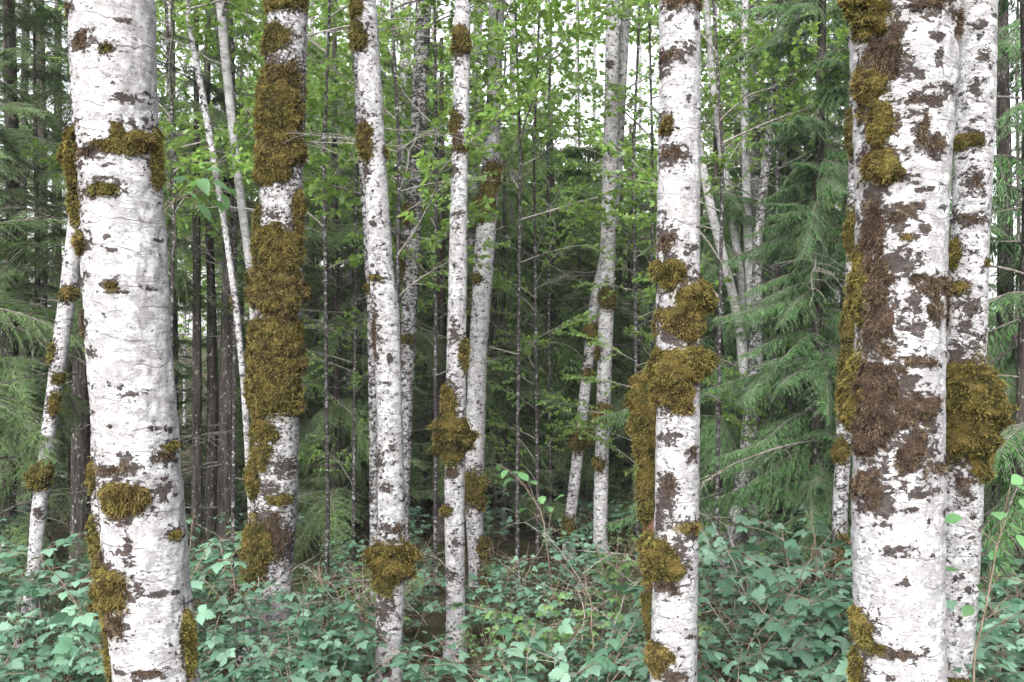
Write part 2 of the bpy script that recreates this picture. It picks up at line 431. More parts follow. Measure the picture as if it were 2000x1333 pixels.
def trunk_mesh(tr, dark, stains, nth=None, dz=None):
    D = tr.D
    rpx = tr.rad(CAMZ) / D * F * .512
    nth = nth or int(np.clip(rpx * 5.0, 20, 190)); dz = dz or max(.008, .0022 * D)
    z0, z1 = tr.zvis; zb, zt = tr.z[0], tr.top
    lo, hi = min(z0 - .3, zb + .9), max(z1, CAMZ + .36 * D) + .2
    lo = max(lo, zb); hi = min(hi, zt)
    zz = np.concatenate([np.arange(zb, lo, .06), np.arange(lo, hi, dz), np.arange(hi, zt, .12), [zt]])
    th = np.linspace(-math.pi, math.pi, nth + 1)
    TH, ZZ = np.meshgrid(th, zz); TH, ZZ = TH.ravel(), ZZ.ravel()
    P, N = tr.surf(TH, ZZ)
    P += N * ((fbm(np.stack([np.sin(TH) * 6, np.cos(TH) * 6 + tr.seed, ZZ * 22], -1), 2) - .5) * .010 * tr.rad(ZZ)[:] / .15)[:, None]
    # a flare at the foot
    fl = np.clip((tr.gz + .45 - ZZ) / .6, 0, 1) ** 2 * (.35 + .25 * np.sin(TH * 3 + tr.seed)) * tr.rad(ZZ); P += N * fl[:, None]
    st = np.full(len(P), -2.0)
    for (px, py, rx, ry) in stains:
        t0, hw, zc, hz = tr.patch(px, py, rx, ry)
        d = np.sqrt(((TH - t0) / hw) ** 2 + ((ZZ - zc) / hz) ** 2)
        st = np.maximum(st, 1.0 - d * .85)
    g = Geo(); n1 = nth + 1
    i = (np.arange(len(zz) - 1)[:, None] * n1 + np.arange(nth)[None]).ravel()
    g.add(P, np.stack([i, i + 1, i + n1 + 1, i + n1], -1), 0, stain=np.clip(st, -2, 1), dark=dark)
    rm = float(tr.rad(CAMZ))
    uv = np.stack([TH * rm, ZZ], -1)
    return g.mesh('trunk', M_bark, tr.base, uvs=uv)

# ------------------------------------------------------------------ branches: leafy, bare, coniferous
def curve_pts(L, n, pitch, droop, wig):
    t = np.linspace(0, 1, n); x = L * t
    z = L * (math.sin(pitch) * t - droop * t ** 2); y = np.cumsum(RS.normal(0, wig * L / n, n)); y -= y[0]
    return np.stack([x, y, z], -1)
def make_leafy(seed, L=1.8, nl=330, size=.064, mat=None):
    g = Geo(); ax = curve_pts(L, 9, .25, .22, .22)
    tube(g, ax, np.linspace(.012, .002, 9), 4, 1, rnd=.5)
    P, D = [], []
    for k in range(13):
        t = .18 + .8 * k / 13; i = t * 8; p0 = np.array([np.interp(i, range(9), ax[:, q]) for q in range(3)])
        a_ = (1 if k % 2 else -1) * U(.5, 1.1); l = L * U(.22, .42) * (1.15 - t * .75)
        d = np.array([math.cos(a_), math.sin(a_), U(-.25, .3)]); s = np.linspace(0, 1, 5)[:, None]
        tp = p0 + d * l * s + np.array([0, 0, -.14 * l]) * s ** 2 + np.cumsum(RS.normal(0, .02 * l, (5, 3)), 0)
        tube(g, tp, np.linspace(.005, .0012, 5), 3, 1, rnd=.5)
        m = int(nl / 13)
        u = RS.uniform(.15, 1.0, m) * 4
        P.append(np.stack([np.interp(u, range(5), tp[:, q]) for q in range(3)], -1)); D.append(np.tile(d, (m, 1)))
    P = np.concatenate(P); D = np.concatenate(D); n = len(P)
    fw = unit(D + RS.normal(0, .65, (n, 3)) + np.array([0, 0, -.25])); nr = np.array([0, 0, 1.0]) + RS.normal(0, .38, (n, 3))
    sz = size * RS.uniform(.6, 1.25, n)
    scatter(g, T_alder, P + fw * .015, frames(fw, nr), sz, 0, rnd=RS.rand(n))
    return g.mesh('leafy_branch', [mat or M_aleaf, M_pale])
LEAFY = [make_leafy(s) for s in range(6)]
def make_dead(seed, L=1.4, mat=None):
    g = Geo(); ax = curve_pts(L, 9, U(-.1, .15), U(.1, .35), .25)
    tube(g, ax, np.linspace(.010, .0025, 9), 4, 0)
    for k in range(11):
        t = U(.15, .95) * 8; p0 = np.array([np.interp(t, range(9), ax[:, q]) for q in range(3)])
        a_ = random.choice((-1, 1)) * U(.4, 1.1); l = L * U(.15, .42) * (1.2 - t / 8 * .8)
        d = np.array([math.cos(a_), math.sin(a_), U(-.4, .3)]); s = np.linspace(0, 1, 5)[:, None]
        tp = p0 + d * l * s + np.array([0, 0, -U(0, .4) * l]) * s ** 2 + np.cumsum(RS.normal(0, .03 * l, (5, 3)), 0)
        tube(g, tp, np.linspace(.0045, .0014, 5), 3, 0)
    return g.mesh('dead_branch', mat or M_pale)
DEAD = [make_dead(s) for s in range(5)]
M_deadw = wood_mat('dead_twig_wood', (.075, .066, .058), (.24, .22, .20))
DEADC = [make_dead(s, mat=M_deadw) for s in range(5)]

T_blade = (np.array([(0, 0, 0), (-.5, .35, -.02), (.5, .35, -.02), (-.38, .72, -.08), (.38, .72, -.08), (0, 1, -.16)]), [np.array([[0, 2, 1], [3, 4, 5]]), np.array([[1, 2, 4, 3]])])
def blade_t(w_): V, F_ = T_blade; V = V.copy(); V[:, 0] *= w_; return (V, F_)
def make_bough(kind, L=2.0, far=False):
    g = Geo(); hem = kind == 'hem'
    ax = curve_pts(L, 11, .18 if hem else .05, .38 if hem else .45, .10)
    if not hem: ax[:, 2] += L * .16 * np.linspace(0, 1, 11) ** 4
    tube(g, ax, np.linspace(.013, .002, 11), 4, 1, rnd=.5)
    P, D, S, NR = [], [], [], []
    ns = 23 if hem else 19
    for k in range(2 * ns):
        t = .10 + .9 * (k + U(-.3, .3)) / (2 * ns); p0 = np.array([np.interp(t * 10, range(11), ax[:, q]) for q in range(3)])
        a_ = (1 if k % 2 else -1) * (U(.65, 1.05) - .25 * t)
        l = L * (.36 * (1 - t) ** .75 + .05) * U(.7, 1.15) * (.6 + .4 * min(1, t * 5))
        d = np.array([math.cos(a_), math.sin(a_), U(-.2, .1) if hem else U(-.35, -.05)])
        dr = U(.2, .4) if hem else U(.45, .85)
        s = np.linspace(0, 1, 6)[:, None]; tp = p0 + d * l * s + np.array([0, 0, -dr * l]) * s ** 2
        if not far: tube(g, tp, np.linspace(.0045, .0012, 6), 3, 1, rnd=.5)
        m = max(4, int(l / (.042 if far else .017)))
        u = (np.arange(m) + RS.uniform(-.3, .3, m)) / m; u = np.clip(u, .03, 1)
        pp = np.stack([np.interp(u * 5, range(6), tp[:, q]) for q in range(3)], -1)
        tdir = unit(d + np.array([0, 0, -2 * dr])[None] * u[:, None])
        side = unit(np.cross(tdir, np.array([0, 0, 1.0]))) * np.where(np.arange(m) % 2, 1, -1)[:, None]
        bd = unit(tdir * .9 + side * .85 + RS.normal(0, .16, (m, 3)) + np.array([0, 0, -.15 if hem else -.45]))
        bl = (.035 + .085 * (1 - u) * min(1, l / .4 + .3)) * RS.uniform(.7, 1.3, m) * (1 if hem else 1.15) * (1.5 if far else 1)
        P.append(pp); D.append(bd); S.append(bl); NR.append(np.array([0, 0, 1.0]) + RS.normal(0, .35, (m, 3)))
        P.append(tp[-1:]); D.append(tdir[-1:]); S.append(np.array([.07])); NR.append(np.array([[0, 0, 1.0]]))
    P, D, S, NR = map(np.concatenate, (P, D, S, NR))
    scatter(g, blade_t(.17 if hem else .20) if not far else (np.array([(0, 0, 0), (.16, .5, -.04), (0, 1, -.16), (-.16, .5, -.04)]), [np.array([[0, 1, 2, 3]])]), P, frames(D, NR), S, 0, rnd=RS.rand(len(P)))
    return g.mesh('needle_bough', [M_hem if hem else M_ced, M_deadw])
HEM = [make_bough('hem') for _ in range(5)]
CED = [make_bough('ced') for _ in range(5)]
HEMF = [make_bough('hem', far=True) for _ in range(4)]; CEDF = [make_bough('ced', far=True) for _ in range(4)]

def attach(parent, mesh_list, name, loc, az, pitch, scale):
    M = Matrix.Translation(Vector(loc)) @ Matrix.Rotation(az, 4, 'Z') @ Matrix.Rotation(-pitch, 4, 'Y') @ Matrix.Rotation(U(-.6, .6), 4, 'X') @ Matrix.Scale(scale, 4)
    return link(name, random.choice(mesh_list), parent, mat4=M)

# ------------------------------------------------------------------ the alders one can tell apart in the photograph
def alder(label, D, prof, dark=.3, patches=(), stains=(), top=11, group=None, leafy=(), dead=(), lean_y=0.0, name='alder_tree'):
    tr = Trunk(prof, D, top, lean_y)
    t = thing(name, label, 'tree', tr.base, group)
    st = list(stains) + [(p[1], p[2] + (4 if p[0] == 'b' else 0), p[3] * (1.1 if p[0] == 'b' else 1.28) + 2, p[4] * (1.1 if p[0] == 'b' else 1.22) + 2) for p in patches]
    if D < 9:
        for k in range(34):
            q = U(0, 1333); zq = tr.zat(q)
            if zq < tr.zvis[0] or zq > tr.zvis[1]: continue
            R_ = tr.rad(zq) / D * F; k_ = 4.2 / D
            st.append((tr.px(zq) + R_ * U(-.95, .95), q, U(4, 13) * k_, U(2, 7) * k_))
    link('trunk', trunk_mesh(tr, dark, st), t)
    for p in patches: moss(tr, p, t)
    for (z, az, pitch, s) in leafy:
        if z > CAMZ + .36 * D + .4: continue
        attach(t, LEAFY, 'leafy_branch', np.array([tr.c(z), tr.cy(z), z]) - tr.base, az, pitch, s)
    for (z, az, pitch, s) in dead:
        attach(t, DEAD, 'bare_branch', np.array([tr.c(z), tr.cy(z), z]) - tr.base, az, pitch, s)
    return t, tr

def crown(z0, z1, n, s0=.9, s1=1.6):
    return [(z0 + (z1 - z0) * (k + U(-.4, .4)) / max(n - 1, 1), U(0, 6.283), U(.1, .7), U(s0, s1)) for k in range(n)]

A_ = alder('thickest white-barked alder trunk at the far left, leaning, with a russet moss band high up', 4.2,
  [(0,138,298),(150,144,300),(300,150,306),(500,163,322),(700,175,333),(900,193,350),(1100,207,367),(1333,228,386)], .16,
  [('b',155,30,12,18),('b',190,98,24,17),('v',236,116,11,9),('g',158,312,20,54,1.1),('g',162,395,16,50,.9),('b',212,306,30,13,1.3),('o',250,298,34,14),('o',284,288,17,19),('o',257,268,8,14),
   ('g',311,305,10,56,.75),('v',233,381,26,12),('b',203,384,16,12),('o',181,480,24,21),('o',248,563,11,9),('b',178,632,11,26),('g',342,869,9,8,1.3),
   ('b',283,899,17,10),('b',238,910,36,9),('b',334,886,12,12),('o',268,962,42,26,1.4),('b',262,992,26,14),('g',353,1037,7,9),('g',210,1150,16,90,.9),('g',214,1270,16,78,1.0),
   ('o',246,1130,32,40,1.2),('b',250,1200,22,24),('g',378,1250,9,55,.8),('b',318,1288,34,7),('b',222,1090,10,30)],
  [(148,170,11,80),(268,208,22,10),(153,228,9,15),(226,138,6,4),(243,135,4,4),(266,62,14,6),(178,555,10,14),(200,686,16,11),(283,767,24,5),(268,755,6,9),(187,792,7,16),
   (275,890,14,16),(335,950,14,22),(298,1133,16,8),(330,1145,18,8),(262,1290,16,5),(205,910,12,30),(208,1030,7,60),(248,574,36,4),(232,362,30,4),(240,470,8,6),(280,250,6,14),(190,540,16,6),
   (245,827,8,4),(222,1110,18,14),(280,1060,10,30),(315,1290,26,10)],
  leafy=crown(8.5, 10.5, 4, .8, 1.2), top=11)
I_ = alder('broad white alder trunk on the right, its left side shaggy with brown moss', 4.0,
  [(0,1662,1868),(100,1668,1865),(200,1672,1860),(400,1674,1849),(600,1676,1843),(800,1672,1841),(1000,1668,1840),(1200,1672,1840),(1333,1668,1842)], .06,
  [('g',1686,38,24,50),('b',1780,22,55,32,1.4),('b',1840,60,16,30),('b',1705,120,26,60),('o',1690,190,18,60),('b',1765,212,46,10,1.3),('o',1700,250,18,40),
   ('b',1792,298,24,17,1.3),('b',1765,270,14,30),('o',1700,330,24,34,1.2),('b',1692,450,17,75),('b',1743,412,30,9),('b',1722,432,26,12),('b',1792,556,50,18,1.4),('b',1795,600,18,28),('b',1838,600,8,36),
   ('g',1666,560,20,64,1.4),('b',1697,600,26,90),('o',1740,470,16,7),('g',1656,770,24,82,1.8),('b',1712,790,44,92,1.6),('b',1762,703,36,9,1.2),('b',1758,800,40,32,1.3),('b',1770,790,34,10),('b',1755,868,40,46,1.3),
   ('b',1812,903,28,15,1.6),('b',1690,945,22,48),('g',1671,1225,14,36,1.1),('b',1718,1252,30,11),('g',1668,1300,9,40),('v',1690,1250,14,10)],
  [(1812,192,32,9),(1795,140,10,16),(1850,70,8,22),(1750,240,18,10),(1775,382,22,7),(1770,455,14,14),(1760,275,14,36),(1745,165,22,14),(1790,100,16,10),(1730,520,40,30),(1755,640,18,16),(1700,980,18,40),
   (1783,1000,7,9),(1735,1120,12,7),(1720,1060,30,10),(1760,950,40,14),(1750,740,20,10),(1830,690,8,6),(1740,1255,26,10),(1772,1250,10,10),(1720,1320,8,6),(1690,400,14,60),(1750,600,20,30)],
  leafy=crown(8.5, 10.5, 4, .8, 1.2))
H_ = alder('white alder trunk right of centre ringed by two thick moss collars', 5.2,
  [(0,1288,1368),(200,1287,1367),(400,1285,1367),(600,1281,1367),(800,1282,1367),(1000,1280,1365),(1200,1272,1362),(1333,1270,1360)], .22,
  [('b',1330,10,40,16),('b',1314,116,28,15,1.3),('o',1300,250,11,18),('b',1311,305,23,20,1.3),('b',1300,470,16,24),('g',1300,535,31,30,1.5),('g',1348,580,33,34,1.5),('o',1322,632,46,27,1.1),
   ('g',1328,713,56,38,1.7),('o',1308,770,32,30),('b',1345,882,11,15),('b',1300,945,14,24),('o',1338,1024,26,12),('g',1290,1082,42,36,1.4),('b',1298,1135,22,14),('o',1285,1280,18,26),('b',1310,1305,26,11)],
  [(1300,855,24,12),(1318,848,14,8),(1300,470,18,32),(1340,110,14,18),(1300,980,14,36),(1290,1010,10,26),(1355,60,8,10),(1310,650,36,26),(1345,1040,20,12),(1350,490,9,10),(1295,150,8,10),(1340,200,8,7)],
  leafy=crown(8.5, 10.5, 4, .8, 1.2))
J_ = alder('white alder trunk at the far right, half hidden, with one big moss pad', 5.1,
  [(0,1872,1946),(200,1868,1941),(400,1862,1933),(600,1852,1926),(800,1846,1920),(1000,1840,1915),(1200,1838,1905),(1333,1838,1892)], .45,
  [('g',1892,800,56,100,1.5),('g',1898,880,26,46),('v',1878,280,22,14),('g',1857,495,8,26),('g',1862,563,14,12),('g',1915,515,8,6),('b',1890,432,26,9),('b',1890,358,14,18),('v',1862,1325,22,9),('b',1868,940,16,18)],
  [(1890,360,16,22),(1885,432,32,14),(1878,600,18,22),(1860,420,8,20),(1905,120,12,12),(1890,180,10,18),(1900,60,10,12),(1870,640,10,12),(1862,700,8,30)],
  leafy=crown(8.5, 10.5, 4, .8, 1.2))
B_ = alder('moss-clad alder trunk second from the left, furred ochre almost all the way up', 8.0,
  [(0,526,602),(200,515,595),(400,507,590),(600,499,588),(800,497,582),(1000,491,581),(1130,489,570)], .5,
  [('g',556,8,42,22,.7),('g',545,85,28,26,.7),('o',552,160,42,38,.75),('g',550,220,46,48,.85),('o',548,288,44,36,.75),('g',542,330,36,34,.7),('g',543,495,48,42,.8),('o',546,568,48,44,.95),('g',545,655,48,34,.8),
   ('o',540,705,52,70,.85),('g',540,765,48,44,.8),('g',525,838,26,22),('g',520,885,22,24),('v',505,935,12,34),('v',553,970,20,12),('v',516,1070,26,60),('b',545,1040,26,44),('o',584,415,7,36),('v',511,430,7,26)],
  [(540,130,30,16),(560,350,26,12),(545,425,18,10),(575,450,14,20),(560,910,26,22),(530,1010,40,30),(560,1060,30,40),(535,950,24,16)],
  leafy=crown(7.2, 11, 9), dead=[(4.2, .3, .2, .7), (3.6, 2.9, .3, .6), (5, .1, .4, .9)])
C_ = alder('slim white alder trunk left of centre with a round moss tuft low down', 6.6,
  [(0,690,735),(200,703,748),(400,715,760),(530,720,768),(600,727,780),(800,737,786),(1000,738,792),(1150,735,790),(1333,731,786)], .42,
  [('g',705,75,17,24),('g',701,20,13,22),('o',713,258,13,24),('g',716,290,14,28),('g',736,543,16,6,1.2),('g',762,1088,36,40,1.6),('v',750,1130,22,22),('b',768,1028,20,11),('b',732,660,7,50),('o',757,300,6,12)],
  [(735,650,9,70),(768,1030,26,14),(755,1180,20,34),(718,340,10,26),(745,1240,12,20),(765,700,10,10),(755,950,14,9),(770,870,10,10),(733,440,8,10),(760,1300,12,14),(742,900,10,26)],
  leafy=crown(6.6, 10, 7), dead=[(4.0, .2, .1, .5), (3.9, 2.8, .2, .5)])
E_ = alder('narrow pale alder trunk at the centre with a pear-shaped moss lump', 8.4,
  [(0,888,920),(200,885,917),(400,880,914),(600,875,911),(800,870,910),(1000,868,907),(1130,870,909),(1230,872,909)], .46,
  [('g',900,85,18,25,1.3),('v',888,235,9,26),('b',893,272,12,14),('v',897,292,17,7),('g',907,690,9,30,1.2),('g',880,788,13,40),('g',886,850,28,36,1.8),('v',886,890,18,16),('g',873,996,9,10,1.8),('b',884,918,12,11),('b',896,240,10,12)],
  [(893,272,16,20),(888,650,10,24),(895,420,12,8),(890,1060,10,12),(885,330,10,14),(880,1120,14,12)],
  leafy=crown(6, 10.5, 8), dead=[(5.2, 3.0, .3, .6)])
F_ = alder('curving alder trunk just behind the centre stem, moss sleeve low down', 11.0,
  [(0,955,986),(200,950,979),(300,943,976),(400,934,972),(500,925,966),(700,915,951),(900,905,946),(1000,908,944),(1150,918,946)], .45,
  [('o',958,352,14,34),('v',948,405,17,24,1.2),('g',925,955,19,36,1.4),('o',941,1070,9,22,1.8),('o',943,1130,9,30,1.4),('v',933,545,9,9),('v',912,600,6,30)], [(960,240,10,12),(955,200,10,8)],
  leafy=crown(4.4, 10, 16), top=12.5, dead=[(6.5, .2, .4, .8)])
G_ = alder('thin twin alder stem right of the pale gap, the straight one', 12.0,
  [(0,1184,1211),(200,1180,1208),(400,1175,1204),(600,1170,1199),(800,1164,1192),(1000,1159,1187),(1120,1158,1186)], .45,
  [('v',1185,582,14,18),('o',1175,808,16,20),('v',1170,905,10,12),('v',1163,690,9,14)], [(1195,300,10,10),(1190,130,8,12)],
  leafy=crown(8.2, 12, 6), top=13, dead=[(6.5, .2, .5, .9), (5.5, .1, .7, 1.0), (5.0, -.2, .55, .9)])
G2 = alder('thin leaning alder stem crossing beside the straight twin, with a moss ball', 12.3,
  [(40,1211,1230),(200,1204,1222),(330,1197,1216),(430,1188,1208),(560,1158,1180),(600,1150,1172),(800,1128,1150),(1000,1104,1127),(1110,1098,1122)], .6,
  [('o',1157,645,13,20),('g',1131,856,16,24,1.8),('v',1147,728,9,10),('v',1110,1030,11,22)], [(1140,700,8,9)], top=11, leafy=crown(8.5, 11, 4))
K_ = alder('slim mossy alder stem peeking out left of the broad right trunk', 8.6,
  [(0,1664,1694),(200,1660,1692),(400,1656,1690),(600,1650,1684),(800,1636,1666),(1000,1626,1655),(1200,1624,1652),(1320,1622,1650)], .6,
  [('v',1665,260,18,50),('v',1658,450,18,46),('g',1652,640,20,52),('v',1648,720,17,34),('v',1637,880,15,26),('o',1638,1078,14,34)], [], leafy=crown(6, 10, 6))
L_ = alder('thin leaning alder stem behind the far-left trunk, moss at its base', 8.2,
  [(330,146,174),(560,118,150),(700,100,131),(850,80,108),(1000,62,91),(1090,55,82)], .42,
  [('g',86,925,18,26,1.4),('v',110,788,11,22),('v',138,574,15,14),('v',106,690,9,18),('v',118,740,10,12)], [(80,1000,10,14)], leafy=crown(5.8, 10, 7), top=10.5)
N_ = alder('mossy stem almost hidden behind the left edge of the far-left trunk', 6.6,
  [(400,188,222),(700,182,216),(900,178,211),(1100,180,212),(1250,182,216)], .5,
  [('v',186,930,9,34),('v',188,1050,10,46),('v',190,1180,10,30)], [], leafy=crown(6, 9, 4))
M1 = alder('slender pale alder bowing right between the far-left and moss-clad trunks', 9.4,
  [(0,421,439),(100,430,448),(200,440,457),(400,463,480),(550,484,500),(700,492,506),(900,500,514),(1060,504,520)], .2,
  [('v',486,560,9,24)], [], leafy=crown(5.5, 11, 12), top=12.5, dead=[(6.4, 2.6, .5, 1.0), (5.2, 3.3, .4, 1.0), (6, .3, .6, .9)])
M2 = alder('very thin crooked alder pole left of the slender bowing one', 9.0,
  [(60,366,378),(200,392,405),(320,412,426),(460,436,448),(600,455,468),(750,470,482),(950,482,495),(1060,486,498)], .6,
  [('v',448,590,7,12)], [], leafy=crown(5.5, 11, 12), top=11.5, dead=[(7, 2.8, .3, 1.1), (5.6, .3, .3, 1.1)])
D1 = alder('slender speckled alder stem right behind the slim left-of-centre trunk', 10.5,
  [(0,812,843),(200,804,834),(400,792,826),(600,784,816),(800,781,806),(1000,778,800),(1100,778,800)], .85,
  [('v',800,420,9,20),('v',786,520,6,26),('v',795,662,11,9)], [(815,300,12,20)], leafy=crown(3.6, 9, 18, .6, 1.2), dead=[(4.6, .1, .3, .6)])
D2 = alder('thin stem glimpsed at the left edge of the slim left-of-centre trunk', 9.0,
  [(0,686,702),(200,693,709),(400,706,722),(600,717,733),(800,720,736),(1000,722,738)], .8, [('v',718,560,7,10)], [], leafy=crown(6, 10, 6))
D3 = alder('far thin alder stem with mossy flecks between the slim trunk and speckled stem', 14.5,
  [(0,786,804),(200,778,797),(400,772,790),(600,772,790),(800,776,792),(1000,778,792)], .6, [('v',780,420,8,16),('v',778,470,7,9)], [], leafy=crown(4.6, 12, 20), top=13)
D4 = alder('far thin alder stem showing between the centre stem and its curving neighbour', 15.0,
  [(0,925,943),(200,922,938),(400,917,932),(600,912,926),(800,905,920),(1000,902,918)], .6, [('v',918,560,7,20),('v',915,640,6,20)], [], leafy=crown(4.6, 12, 20), top=13.5)
O = []
for lab, D, pr, dk in (
  ('thin alder pole in the far right clump, straight upright one', 11.0, [(200,1446,1462),(450,1452,1470),(700,1462,1484),(850,1448,1480),(1000,1436,1462)], .3),
  ('thin alder pole in the far right clump, bent to the left at the top', 11.3, [(0,1372,1385),(200,1388,1402),(400,1418,1434),(550,1440,1456),(750,1455,1474),(950,1462,1482)], .25),
  ('thin alder pole in the far right clump, just right of the upright one', 11.6, [(150,1462,1476),(400,1470,1487),(600,1476,1494),(800,1480,1500),(1000,1482,1502)], .3),
  ('low leaning alder pole in the far right clump, tilting left behind the ringed trunk', 10.8, [(300,1360,1374),(420,1382,1400),(520,1408,1426),(640,1436,1456),(800,1450,1470),(1000,1460,1480)], .25),
  ('alder pole leaning right beside the dark cedar, moss at its fork', 12.2, [(180,1536,1556),(300,1522,1544),(400,1512,1534),(470,1504,1530),(700,1496,1520),(1000,1486,1510)], .7)):
    O.append(alder(lab, D, pr, dk, [('v', 1518, 450, 14, 20)] if 'cedar' in lab else [], [], leafy=crown(4.6, 7, 5, .5, 1.0), top=10, dead=[(4.5, .3, .5, .8), (5, 2.6, .5, .8)]))
alder('leaning lichen-speckled alder stem between the ringed trunk and broad right trunk, mossy at the foot', 10.5,
  [(480,1470,1488),(620,1468,1490),(700,1462,1490),(850,1450,1482),(1000,1425,1454),(1150,1392,1420),(1260,1380,1410)], .8, [('o',1404,1180,14,34,1.3),('v',1396,1240,15,20),('v',1480,780,8,20)], [], top=9, leafy=crown(4, 9, 12, .7, 1.3))
# a rotten red snag behind the ringed trunk
def snag():
    tr = Trunk([(760,1246,1284),(900,1252,1286),(1040,1256,1290),(1290,1262,1296)], 6.0, top=2.55)
    tr.r = tr.r * 1.0
    t = thing('dead_snag', 'rotten red-brown broken stem draped in moss, tucked behind the ringed trunk', 'dead tree', tr.base)
    g = Geo(); zz = np.arange(tr.z[0], 2.25, .03); th = np.linspace(-math.pi, math.pi, 41)
    TH, ZZ = np.meshgrid(th, zz); TH, ZZ = TH.ravel(), ZZ.ravel(); P, N = tr.surf(TH, ZZ)
    P += N * ((fbm(np.stack([np.sin(TH) * 5, np.cos(TH) * 5, ZZ * 2], -1), 3) - .5) * .03)[:, None]
    top = ZZ > 2.1; P[top, 2] += (vnoise(np.stack([np.sin(TH) * 4, np.cos(TH) * 4, TH * 0], -1))[top] - .5) * .35
    i = (np.arange(len(zz) - 1)[:, None] * 41 + np.arange(40)[None]).ravel()
    g.add(P, np.stack([i, i + 1, i + 42, i + 41], -1)); link('stem', g.mesh('stem', M_red, tr.base), t)
    for p in (('v',1262,800,28,70,1.3),('v',1262,880,24,60),('v',1268,960,20,50),('g',1262,1085,24,50),('v',1275,1190,18,50)): moss(tr, p, t)
snag()

NAMED = [(215, 'far-left trunk'), (540, 'moss-clad trunk'), (760, 'slim trunk'), (890, 'centre stem'), (1175, 'twin stems'), (1320, 'ringed trunk'), (1755, 'broad trunk'), (1890, 'half-hidden trunk')]
def where(px):
    l = [n for p, n in NAMED if p <= px]; r = [n for p, n in NAMED if p > px]
    if not l: return 'left of %s' % r[0]
    if not r: return 'right of %s' % l[-1]
    return 'between %s and %s' % (l[-1], r[0])
ORD = ['first', 'second', 'third', 'fourth', 'fifth', 'sixth', 'seventh', 'eighth', 'ninth', 'tenth', 'eleventh', 'twelfth', 'thirteenth', 'fourteenth', 'fifteenth', 'sixteenth']
def relabel(items, what, wherefmt):
    """items: (px, object, row phrase); every one is counted off from the left within its row and gap"""
    sets = {}
    for px, o, row in items: sets.setdefault(wherefmt % row + where(px) if '%s' in wherefmt else wherefmt + where(px), []).append((px, o))
    for key, L in sets.items():
        L.sort(key=lambda q: q[0])
        for k, (px, o) in enumerate(L): o['label'] = '%s, %s%s' % (what, (ORD[k] + ' from left ') if len(L) > 1 else '', key)

# ------------------------------------------------------------------ conifers
CTR = {}
def conifer_trunk(r, h):
    key = (round(r, 2), round(h))
    if key in CTR: return CTR[key]
    g = Geo(); zz = np.concatenate([np.linspace(-.3, .6, 7), np.arange(.8, h, .25)]); th = np.linspace(-math.pi, math.pi, 21)
    TH, ZZ = np.meshgrid(th, zz); TH, ZZ = TH.ravel(), ZZ.ravel()
    rr = r * (1 - ZZ / h * .75) * (1 + .5 * np.clip(.5 - ZZ, 0, 1)) * (1 + .16 * (vnoise(np.stack([np.sin(TH) * 3, np.cos(TH) * 3, ZZ * 1.2], -1)) - .5))
    wx = .03 * np.sin(ZZ * .9 + r * 40); V = np.stack([np.sin(TH) * rr + wx, -np.cos(TH) * rr, ZZ], -1)
    i = (np.arange(len(zz) - 1)[:, None] * 21 + np.arange(20)[None]).ravel()
    g.add(V, np.stack([i, i + 1, i + 22, i + 21], -1))
    CTR[key] = g.mesh('trunk', M_conb); return CTR[key]
def conifer(px, D, r, h, kind, zr, nb, s, label, group=None, dead=0, dzr=(.5, 4), name=None, az=None):
    x = (px - 1000) / F * D; b = np.array([x, D, float(ground_z(np.array([x]), np.array([D]))[0])])
    t = thing(name or ('hemlock_tree' if kind == 'hem' else 'cedar_tree'), label, 'tree', b, group)
    tm = link('trunk', conifer_trunk(r, h), t); tm.rotation_euler = (0, 0, U(0, 6.28))
    for k in range(nb):
        z = zr[0] + (zr[1] - zr[0]) * (k + U(0, 1)) / nb
        if z > CAMZ + .36 * D + .7: continue
        sc_ = s * (1 - .55 * max(0, (z - zr[0]) / (h * 1.05 - zr[0]))) * U(.75, 1.15)
        A = U(0, 6.283) if az is None and (D > 22 or k % 2) else U(3.3, 6.1)
        attach(t, (HEM if kind == 'hem' else CED) if D < 14.2 else (HEMF if kind == 'hem' else CEDF), 'needle_bough', (math.cos(A) * r * .5, math.sin(A) * r * .5, z), A, U(-.45, .28), sc_)
    for k in range(dead):
        A = U(0, 6.283); attach(t, DEADC, 'dead_branch', (math.cos(A) * r * .6, math.sin(A) * r * .6, U(*dzr)), A, U(-.2, .35), U(.6, 1.3))
    return t
